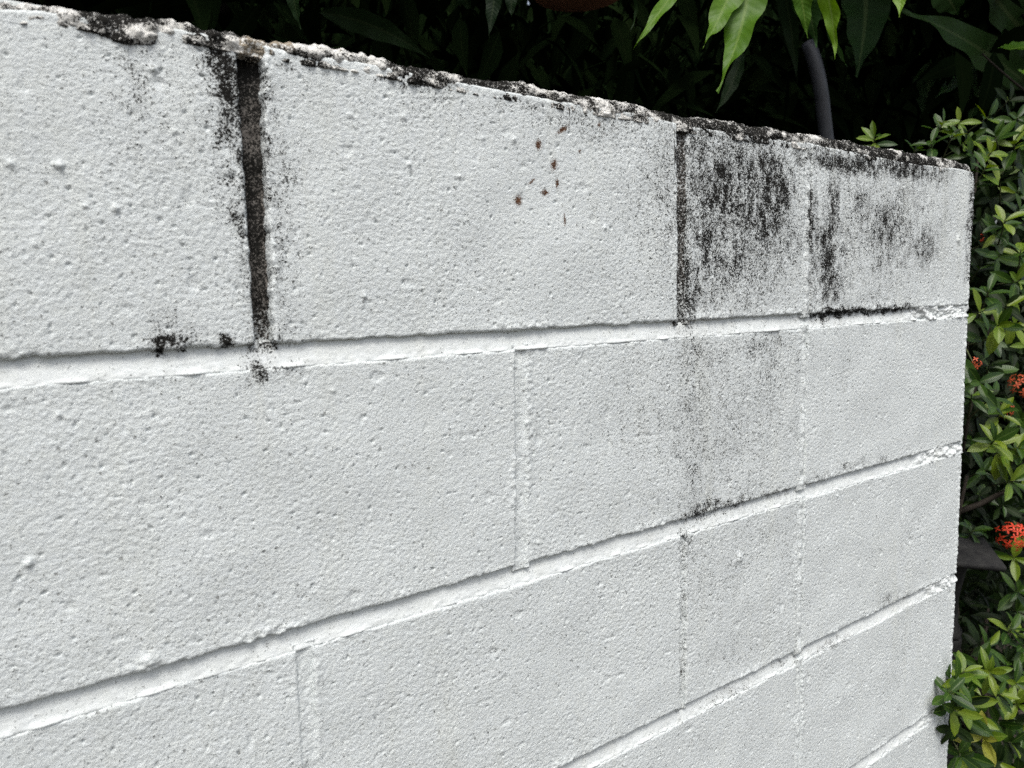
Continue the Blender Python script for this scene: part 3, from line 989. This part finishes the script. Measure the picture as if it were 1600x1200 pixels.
def flower_head(shrub, p, toward, radius, n, tone, psize=.0085):
    p = Vector(p); ax = Vector(toward).normalized()
    o = link('flower_head', stem_mesh(M_STEM), shrub)
    o.matrix_local = Matrix.Translation(p - shrub.location) @ ax.to_track_quat('Z', 'Y').to_matrix().to_4x4() @ Matrix.Scale(.05, 4)
    for k in range(n):
        t = (k + .5) / n
        phi = k * 2.39996
        th = math.acos(1 - t * 0.85)
        d = Vector((math.sin(th) * math.cos(phi), math.sin(th) * math.sin(phi), math.cos(th)))
        d = (d + rdir() * .15).normalized()
        b = bpy.data.objects.new('blossom', PET[tone])
        COL.objects.link(b); b.parent = o
        b.matrix_local = Matrix.Translation(d * (radius * random.uniform(.85, 1.1) / .05)) @ (d + rdir() * .25).to_track_quat('Z', 'Y').to_matrix().to_4x4() \
            @ Matrix.Rotation(random.uniform(0, 1.57), 4, 'Z') @ Matrix.Scale(psize * random.uniform(.85, 1.15) / .05, 4)
    return o


def shrub_thing(loc, label):
    e = empty('ixora_shrub', loc)
    return tag(e, label, 'shrub', 'ixora shrubs round the end of the wall')


def branches(shrub, tips, n=5):
    base = shrub.location
    for k in range(n):
        tip = Vector(random.choice(tips)) + Vector((0.0, .06, -.06))
        st = base + Vector((random.uniform(-.05, .05), random.uniform(-.05, .05), -.01))
        mid = (st + tip) / 2 + Vector((random.uniform(-.06, .06), random.uniform(0, .08), .12))
        pts = [p - base for p in bez(st, mid, tip, 8)]
        tube('branch', pts, [.008 - .005 * i / 8 for i in range(9)], M_BARK, shrub, 6)


TOC = Vector((-.55, -.62, .55))               # outward growth, to the light in front of and above the hedge


def grow(shrub, items, spread=.5):
    tips = []
    for it in items:
        px, py, y, size, tone = it[:5]
        n = it[5] if len(it) > 5 else random.choice((6, 7, 8))
        p = at(px, py, y)
        ax = TOC + rdir() * spread
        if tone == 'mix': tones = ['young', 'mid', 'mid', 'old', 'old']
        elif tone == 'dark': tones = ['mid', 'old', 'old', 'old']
        elif tone == 'lit': tones = ['young', 'young', 'mid', 'mid']  # lit and dark shoots: light put into the mix of leaf colours
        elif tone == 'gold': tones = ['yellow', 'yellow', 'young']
        else: tones = [tone]
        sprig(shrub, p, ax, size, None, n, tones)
        tips.append(p)
    return tips


# the shrub low at the end of the wall
s1 = shrub_thing((.72, .10, 0.0), 'low ixora shrub with yellow green shoots spilling round the wall end')
t1 = grow(s1, [
    (1484, 1082, -.02, .034, 'mid'), (1492, 1110, -.02, .036, 'mix'), (1504, 1052, -.005, .034, 'young'), (1488, 1140, -.01, .034, 'dark'), (1494, 1062, -.015, .036, 'lit'), (1545, 1050, .03, .040, 'young', 8), (1562, 1085, .04, .040, 'lit'), (1588, 1068, .06, .040, 'lit'), (1506, 1098, .0, .044, 'mix'), (1500, 1118, .01, .042, 'mid'),
    (1590, 1100, .05, .042, 'young'), (1522, 1118, .03, .044, 'mix'), (1536, 1152, -.01, .036, 'gold', 8), (1560, 1130, .05, .044, 'mix'), (1576, 1160, .03, .044, 'mix'), (1598, 1150, .06, .045, 'mid'),
    (1505, 1150, .04, .040, 'dark'), (1560, 1192, .02, .042, 'mix'), (1520, 1195, .01, .042, 'mix'), (1590, 1205, .02, .044, 'lit'), (1500, 1215, .03, .04, 'mid'), (1545, 1228, .02, .044, 'mix'),
    (1540, 1010, .10, .044, 'mix'), (1580, 985, .12, .046, 'lit', 8), (1598, 1010, .10, .046, 'mid'), (1530, 1040, .08, .042, 'mid'), (1575, 1035, .12, .042, 'dark'), (1612, 1060, .08, .044, 'mix'), (1620, 1120, .05, .044, 'lit'),
    (1500, 1180, -.01, .036, 'mid'), (1570, 1235, .0, .044, 'mix'), (1620, 1180, .04, .044, 'mix'), (1512, 1075, .03, .038, 'dark'), (1600, 1040, .16, .044, 'dark'),
])
branches(s1, t1, 6)

# the shrub with the red flower head
s2 = shrub_thing((.98, .24, 0.0), 'ixora shrub with red flower heads halfway up the wall end')
t2 = grow(s2, [
    (1530, 598, .01, .036, 'mid', 7), (1518, 618, .05, .036, 'mix'), (1548, 622, .04, .038, 'mid'), (1562, 645, .08, .040, 'lit'), (1545, 572, .10, .042, 'dark'), (1582, 590, .14, .042, 'dark'),
    (1552, 690, .06, .042, 'lit', 8), (1566, 705, .10, .042, 'young', 7), (1590, 700, .08, .042, 'lit'), (1582, 752, .08, .042, 'lit', 7), (1540, 735, .16, .044, 'mid'), (1600, 760, .1, .042, 'mix'), (1595, 655, .12, .042, 'mid'),
    (1520, 830, .16, .040, 'mid'), (1585, 872, .14, .042, 'lit', 6), (1600, 840, .16, .042, 'mix'), (1590, 925, .2, .046, 'mid', 8), (1588, 955, .22, .046, 'mix'),
    (1520, 690, .24, .044, 'dark'), (1530, 775, .28, .044, 'dark'), (1530, 650, .2, .042, 'old'), (1600, 900, .24, .046, 'dark'), (1610, 690, .2, .044, 'mix'), (1565, 790, .24, .044, 'dark'), (1618, 800, .2, .044, 'dark'),
])
branches(s2, t2, 6)
flower_head(s2, at(1580, 838, .10), (-.5, -.75, .4), .030, 26, 'red')
flower_head(s2, at(1594, 604, .10), (-.6, -.6, .4), .026, 20, 'orange', .0075)
flower_head(s2, at(1572, 640, .12), (-.6, -.5, -.2), .016, 8, 'orange', .0070)
flower_head(s2, at(1520, 566, .03), (-.3, -.5, -.6), .012, 7, 'orange', .0055)
tube('branch', [at(1496, 800, .22) - s2.location, at(1530, 788, .20) - s2.location, at(1562, 772, .17) - s2.location, at(1590, 758, .13) - s2.location], [.0065, .006, .0052, .004], M_BARK, s2, 8)

# the tall shrub behind the top corner
s3 = shrub_thing((1.2, .38, 0.0), 'tall ixora shrub whose shoots rise above the top corner of the wall')
t3 = grow(s3, [
    (1366, 218, .13, .029, 'lit', 8), (1472, 196, .22, .036, 'lit'), (1500, 190, .26, .036, 'young', 5), (1486, 216, .22, .036, 'mix'), (1455, 222, .2, .034, 'mid'), (1510, 222, .22, .038, 'mix'), (1545, 182, .26, .038, 'mix', 6),
    (1556, 215, .18, .042, 'lit', 8), (1548, 240, .16, .040, 'young', 7), (1585, 225, .16, .042, 'lit'), (1590, 185, .24, .040, 'mid'), (1578, 155, .30, .040, 'mix', 6), (1598, 262, .16, .042, 'mix'), (1540, 262, .14, .038, 'mix'),
    (1562, 280, .18, .042, 'dark'), (1590, 300, .2, .042, 'mix'), (1548, 310, .22, .042, 'dark'), (1570, 345, .14, .042, 'lit', 6), (1558, 365, .16, .040, 'lit'), (1592, 330, .18, .042, 'mid'), (1595, 392, .14, .042, 'lit', 6), (1560, 400, .2, .044, 'mid'),
    (1545, 455, .08, .040, 'mid'), (1572, 478, .08, .040, 'mix', 7), (1590, 440, .1, .042, 'lit', 7), (1536, 486, .06, .036, 'lit', 6), (1560, 508, .06, .042, 'lit', 7), (1590, 508, .08, .042, 'young', 6), (1545, 530, .1, .042, 'mid'), (1580, 545, .12, .042, 'mix'),
    (1530, 420, .24, .042, 'dark'), (1600, 470, .2, .044, 'dark'), (1540, 380, .26, .044, 'dark'), (1530, 345, .3, .042, 'old'), (1612, 220, .2, .042, 'mix'), (1615, 360, .2, .042, 'mix'), (1520, 240, .2, .036, 'mid'), (1430, 236, .24, .032, 'dark'),
    (1604, 540, .1, .042, 'mix'), (1612, 420, .14, .044, 'mid'),
])
branches(s3, t3, 8)
flower_head(s3, at(1532, 372, .30), (-.6, -.6, .2), .012, 6, 'red', .006)


# inner leaves that close the hedge behind the shoots in view
def inner(shrub, n, box, zmax_fn=None):
    P = []; D = []; Nn = []; S = []
    while len(P) < n:
        x = random.uniform(*box[0]); y = random.uniform(*box[1]); z = random.uniform(*box[2])
        if x < .44 and y < .16: continue
        if zmax_fn and z > zmax_fn(x, y): continue
        if .45 < x < 1.08 and y < .36 and .70 < z < 1.0: continue      # the clearing in front of the lantern
        P.append(tuple(Vector((x, y, z)) - shrub.location))
        d = TOC + rdir() * 1.1
        D.append(d); Nn.append(Vector((0, 0, 1)) + rdir() * .6); S.append(random.uniform(.8, 1.3))
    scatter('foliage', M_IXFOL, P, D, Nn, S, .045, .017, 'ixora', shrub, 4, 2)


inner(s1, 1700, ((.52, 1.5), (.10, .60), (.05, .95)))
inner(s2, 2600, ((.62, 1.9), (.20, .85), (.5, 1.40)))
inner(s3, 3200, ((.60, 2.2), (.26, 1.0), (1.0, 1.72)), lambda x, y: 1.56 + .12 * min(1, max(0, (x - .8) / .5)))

# ------------------------------------------------------------------ stone lantern half hidden behind the wall end
def ngon_rings(rings, n, rot=0.0):
    V = []; F = []
    for (r, z) in rings:
        for k in range(n):
            a = rot + 2 * math.pi * k / n
            V.append((r * math.cos(a), r * math.sin(a), z))
    for i in range(len(rings) - 1):
        for k in range(n):
            F.append((i * n + k, i * n + (k + 1) % n, (i + 1) * n + (k + 1) % n, (i + 1) * n + k))
    V.append((0, 0, rings[0][1])); V.append((0, 0, rings[-1][1]))
    T = []
    for k in range(n):
        T.append((len(V) - 2, (k + 1) % n, k))
        T.append((len(V) - 1, (len(rings) - 1) * n + k, (len(rings) - 1) * n + (k + 1) % n))
    return np.array(V), [np.array(F), np.array(T)]


rr = .125
edge = at(1573, 892, .06)                      # corner of the roof slab
zt_ = at(1560, 903, .06).z; zb_ = at(1518, 975, .12).z; zp_ = at(1520, 1006, .12).z
lan = empty('stone_lantern', (edge.x + .19 * rr, edge.y + .97 * rr, 0))
tag(lan, 'dark grey stone garden lantern half hidden behind the end of the white wall', 'lantern')


def lpart(name, rings, n, rot):
    V, F = ngon_rings(rings, n, rot)
    o = link(name, make_data(name, V, F, M_STONE, smooth=False), lan)
    bv = o.modifiers.new('bevel', 'BEVEL'); bv.width = .004; bv.segments = 2
    return o


hz_ = zt_
RA = R(-101)
lpart('roof', [(rr * .93, hz_), (rr, hz_ + .004), (rr * .99, hz_ + .013), (rr * .60, hz_ + .020), (rr * .25, hz_ + .030), (rr * .16, hz_ + .036), (rr * .14, hz_ + .07), (rr * .04, hz_ + .085)], 4, RA)
r1, r2, r3 = .052, .030, .040
lpart('post', [(r2, zb_), (r2 * 1.03, zb_ + .3 * (hz_ - zb_)), (r1 * .80, zb_ + .75 * (hz_ - zb_)), (r1, hz_ - .002)], 8, RA)
lpart('base', [(r3, zp_), (r3 * .98, zp_ + .010), (r2 * 1.06, zp_ + .024), (r2 * 1.03, zb_ + .002)], 8, RA)
lpart('plinth', [(r3 * 1.5, 0.0), (r3 * 1.45, .05), (r3 * .9, .10), (r3 * .85, zp_ - .04), (r3 * .97, zp_ - .012), (r3 * .97, zp_ - .002)], 12, .1)

# ------------------------------------------------------------------ black polythene pipe standing behind the wall
PY = .75
pb = at(1291, 212, PY); pm = at(1284, 150, PY); pt_ = at(1262, 66, PY + .02)
ddn = (pb - pm).normalized()
foot = pb + ddn * (pb.z / -ddn.z)
base_p = Vector((foot.x, foot.y, 0))
ppts = [foot + Vector((0, 0, .0)), pb, pm] + bez(pm, at(1277, 100, PY), pt_, 8)[1:]
rad = 0.0195
V, F = tube_arrays([p - base_p for p in ppts], [rad] * (len(ppts) - 1) + [rad * .9], 24)
pipe = link('water_pipe', make_data('water_pipe', V, F, M_PIPE), None, base_p)
tag(pipe, 'bent dark grey plastic pipe rising behind the mould stained block', 'pipe')

# ------------------------------------------------------------------ terracotta pot hung in the shade
QY = .80
qc = at(905, 14, QY)
pl_, pr_ = at(835, 4, QY), at(978, 4, QY)
pr = (pr_.x - pl_.x) / 2 * .8
pot = empty('hanging_pot', (qc.x, QY, qc.z + .030))
tag(pot, 'terracotta flower pot hanging in the dark shade above the wall', 'pot')
V, F = ngon_rings([(pr * .93, 0), (pr * 1.0, .008), (pr * 1.03, .018), (pr * 1.03, .030), (pr * .96, .034), (pr * .98, .06), (pr * 1.2, .22), (pr * 1.3, .225), (pr * 1.32, .26), (pr * 1.22, .265), (pr * 1.16, .24), (pr * .5, .235)], 40)
link('pot_body', make_data('pot_body', V, F, M_CLAY), pot)
for k in range(3):
    a = k * 2.094 + .4
    tube('wire', [(pr * 1.3 * math.cos(a), pr * 1.3 * math.sin(a), .25), (0, 0, .62)], .0015, M_WIRE, pot, 5)

# ------------------------------------------------------------------ mango tree
tree = empty('mango_tree', (-.35, 2.5, 0))
tag(tree, 'dark mango tree whose long leaves hang above and behind the wall', 'tree')
tb = tree.location


def tw(name, a, m_, b, r0, r1, n=10, seg=9):
    pts = bez(a, m_, b, n)
    return tube(name, [p - tb for p in pts], [r0 + (r1 - r0) * i / n for i in range(n + 1)], M_BARK, tree, seg)


tw('trunk', (-.35, 2.5, -.02), (-.42, 2.45, 1.2), (-.30, 2.4, 2.5), .14, .09, 10, 14)
tw('limb', (-.31, 2.42, 2.35), (.1, 1.6, 3.3), (.45, .60, 2.75), .055, .016)
tw('limb', (-.31, 2.42, 2.2), (.9, 1.9, 3.4), (1.3, .80, 2.7), .055, .016)
tw('limb', (-.31, 2.42, 2.4), (-.9, 1.6, 3.3), (-.7, .8, 2.8), .05, .015)
tw('limb', (-.31, 2.42, 2.3), (qc.x - .1, 1.8, 3.4), (qc.x, QY, qc.z + .65), .05, .018)


def hang_leaf(base_px, ctrl_px, tip_px, y, w_px, mat, dy=0.0, wave=.5, roll=0.0, seed=0, name='leaf', nl=30):
    """a long leaf along a curve through three measured points at its own depth"""
    a = at(*base_px, y); c = at(*ctrl_px, y + dy * .4); b = at(*tip_px, y + dy)
    dist = (at(*tip_px, y) - CAM_LOC).length
    W = w_px * dist / FPX * 1.05
    pts = bez(a, c, b, nl)
    view = (CAM_LOC - (a + b) / 2).normalized()
    na = 6
    Vs = []; As = []; Ts = []
    for i, p in enumerate(pts):
        t = i / nl
        d = (pts[min(i + 1, nl)] - pts[max(i - 1, 0)]).normalized()
        z = view + Vector((0, 0, .35))
        z = (z - d * z.dot(d)).normalized()
        yv = z.cross(d)
        rl = roll + .25 * math.sin(t * 5 + seed)
        yv, z = yv * math.cos(rl) + z * math.sin(rl), z * math.cos(rl) - yv * math.sin(rl)
        w = float(leaf_profile(np.array(t), 'mango')) * W / 2
        w = max(w, W * .02)
        for k in range(na + 1):
            s_ = -1 + 2 * k / na
            ph = 0 if s_ > 0 else 1.9
            wv = wave * W * .14 * math.sin(t * 26 + seed * 1.3 + ph) * abs(s_) ** 1.6
            we = 1 + wave * .17 * math.sin(t * 24 + seed + ph)
            Vs.append(tuple(p + yv * (s_ * w * we) + z * (abs(s_) * w * .22 + wv) - tb))
            As.append(s_); Ts.append(t)
    me = make_data('leaf', np.array(Vs), grid_faces(nl + 1, na + 1), mat, attrs={'across': np.array(As), 'along': np.array(Ts)})
    return link(name, me, tree)


A_ = (1165, -95); B_ = (1290, -110); C_ = (1385, -95)
# lit young leaves
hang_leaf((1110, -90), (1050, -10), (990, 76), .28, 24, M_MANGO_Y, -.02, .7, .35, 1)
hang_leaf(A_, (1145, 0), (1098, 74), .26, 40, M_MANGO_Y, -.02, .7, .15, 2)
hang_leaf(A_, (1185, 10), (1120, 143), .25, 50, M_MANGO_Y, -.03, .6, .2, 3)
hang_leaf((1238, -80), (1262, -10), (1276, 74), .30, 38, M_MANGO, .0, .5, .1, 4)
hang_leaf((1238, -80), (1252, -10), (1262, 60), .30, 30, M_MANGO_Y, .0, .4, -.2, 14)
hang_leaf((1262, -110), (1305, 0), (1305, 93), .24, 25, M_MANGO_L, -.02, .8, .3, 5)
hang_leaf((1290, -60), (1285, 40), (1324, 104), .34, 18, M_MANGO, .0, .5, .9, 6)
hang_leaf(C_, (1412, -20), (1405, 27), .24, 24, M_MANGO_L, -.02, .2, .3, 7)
# dark leaves further back
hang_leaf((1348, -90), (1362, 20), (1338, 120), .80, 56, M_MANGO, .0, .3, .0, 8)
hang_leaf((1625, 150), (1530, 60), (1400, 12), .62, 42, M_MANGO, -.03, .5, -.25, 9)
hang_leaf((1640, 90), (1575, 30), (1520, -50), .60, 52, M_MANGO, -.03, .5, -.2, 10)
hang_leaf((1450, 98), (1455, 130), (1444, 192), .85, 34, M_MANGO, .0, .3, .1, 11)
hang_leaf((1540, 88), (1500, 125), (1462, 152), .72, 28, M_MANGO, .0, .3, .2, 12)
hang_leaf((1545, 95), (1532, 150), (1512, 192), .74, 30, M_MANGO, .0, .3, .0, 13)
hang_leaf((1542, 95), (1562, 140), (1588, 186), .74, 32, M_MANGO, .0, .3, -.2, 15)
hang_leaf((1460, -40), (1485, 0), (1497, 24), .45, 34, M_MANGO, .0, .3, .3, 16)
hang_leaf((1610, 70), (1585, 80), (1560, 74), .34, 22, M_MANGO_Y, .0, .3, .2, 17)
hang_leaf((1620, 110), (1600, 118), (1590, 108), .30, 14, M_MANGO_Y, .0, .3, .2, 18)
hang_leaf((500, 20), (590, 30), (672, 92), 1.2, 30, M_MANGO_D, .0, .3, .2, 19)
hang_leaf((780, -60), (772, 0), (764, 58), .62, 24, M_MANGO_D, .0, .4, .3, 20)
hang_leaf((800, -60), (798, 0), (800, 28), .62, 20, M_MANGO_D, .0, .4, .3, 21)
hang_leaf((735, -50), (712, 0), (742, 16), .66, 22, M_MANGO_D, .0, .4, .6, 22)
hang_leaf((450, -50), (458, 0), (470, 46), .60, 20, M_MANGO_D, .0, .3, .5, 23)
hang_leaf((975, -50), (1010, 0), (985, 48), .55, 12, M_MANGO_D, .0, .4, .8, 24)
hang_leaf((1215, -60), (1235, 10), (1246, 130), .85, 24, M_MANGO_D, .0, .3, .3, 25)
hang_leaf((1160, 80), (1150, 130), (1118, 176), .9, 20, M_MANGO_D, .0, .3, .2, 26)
for k, (a_, l_) in enumerate((((1165, -95, .26), (.45, .60, 2.75)), ((1238, -82, .29), (.45, .60, 2.75)), ((1385, -98, .25), (1.3, .80, 2.7)), ((1262, -112, .25), (.45, .60, 2.75)), ((1110, -92, .28), (.45, .60, 2.75)))):
    p = at(*a_[:2], a_[2])
    q = Vector(l_)
    tw('twig', q, (p + q) / 2 + Vector((0, 0, .12)), p, .010, .004, 6, 6)
tw('twig', (1.3, .80, 2.7), at(1700, 60, .55), at(1612, 150, .42), .010, .004, 6, 6)
tw('twig', at(1612, 150, .42), at(1570, 118, .45), at(1535, 84, .49), .004, .0025, 6, 6)
tw('twig', (1.3, .80, 2.7), at(1690, 10, .4), at(1640, 90, .36), .010, .004, 6, 6)

# crown: the roof of leaves that keeps the garden in shade
P = []; D = []; Nn = []; S = []
while len(P) < 15000:
    x = random.uniform(-3.4, 4.2); y = random.uniform(.42, 4.2); z = random.uniform(1.8, 3.0)
    lo = 1.90 + .15 * math.sin(x * 2.3) * math.sin(y * 2.9) + (.28 if y < .95 else 0)
    if z < lo: continue
    if x < .55 and y < .95 and z < 2.2: continue
    if .7 < x < 2.2 and y < 1.0 and z < 2.62 - .25 * (x - .7) * (x > 1.4): continue      # open space in the crown round the hanging leaves
    if x < .75 and y < 1.2 and z < 2.45 and x > -.1: continue     # room for the hanging pot
    P.append((x - tb.x, y - tb.y, z)); d = rdir(); d.z = -abs(d.z) * .7 - .2
    D.append(d); Nn.append(Vector((0, -.2, 1)) + rdir() * .7); S.append(random.uniform(.75, 1.25))
for k in range(2600):  # unseen spread of crown leaves added to shade the hedge
    x = random.uniform(.85, 3.0); y = random.uniform(.05, .6); z = random.uniform(2.62, 3.2)
    P.append((x - tb.x, y - tb.y, z)); d = rdir(); d.z = -abs(d.z) * .7 - .2
    D.append(d); Nn.append(Vector((0, -.2, 1)) + rdir() * .7); S.append(random.uniform(.75, 1.25))
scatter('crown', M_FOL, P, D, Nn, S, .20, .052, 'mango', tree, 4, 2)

# dense dark undergrowth behind
P = []; D = []; Nn = []; S = []
while len(P) < 15000:
    y = 1.7 + random.random() ** 1.4 * 2.0; x = random.uniform(-3.6, 4.6); z = random.uniform(.0, 2.35)
    P.append((x, y, z)); d = rdir() + Vector((0, -.5, -.6))
    D.append(d); Nn.append(Vector((0, -.6, .8)) + rdir() * .7); S.append(random.uniform(.7, 1.3))
for k in range(8000):                        # the side of the garden beyond the hedge
    x = random.uniform(1.6, 4.6); y = random.uniform(.5, 2.6); z = random.uniform(0, 2.7)
    P.append((x, y, z)); d = rdir() + Vector((-.4, -.3, -.6))
    D.append(d); Nn.append(Vector((-.3, -.6, .8)) + rdir() * .7); S.append(random.uniform(.7, 1.3))
for k in range(13000):                       # taller growth along the back
    x = random.uniform(-4.5, 8); y = random.uniform(3.2, 5.0); z = random.uniform(0, 5.2)
    P.append((x, y, z)); d = rdir() + Vector((0, -.3, -.6))
    D.append(d); Nn.append(Vector((-.1, -1, .5)) + rdir() * .5); S.append(random.uniform(1.6, 2.6))
for k in range(3500):                        # and at the far side
    x = random.uniform(4.2, 9); y = random.uniform(1.0, 4.5); z = random.uniform(0, 5.2)
    P.append((x, y, z)); d = rdir() + Vector((-.3, -.1, -.6))
    D.append(d); Nn.append(Vector((-1, -.4, .5)) + rdir() * .5); S.append(random.uniform(1.6, 2.6))
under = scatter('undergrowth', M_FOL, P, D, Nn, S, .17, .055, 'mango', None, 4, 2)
tag(under, 'dense dark leafy undergrowth filling the shade behind the wall', 'undergrowth', kind='stuff')
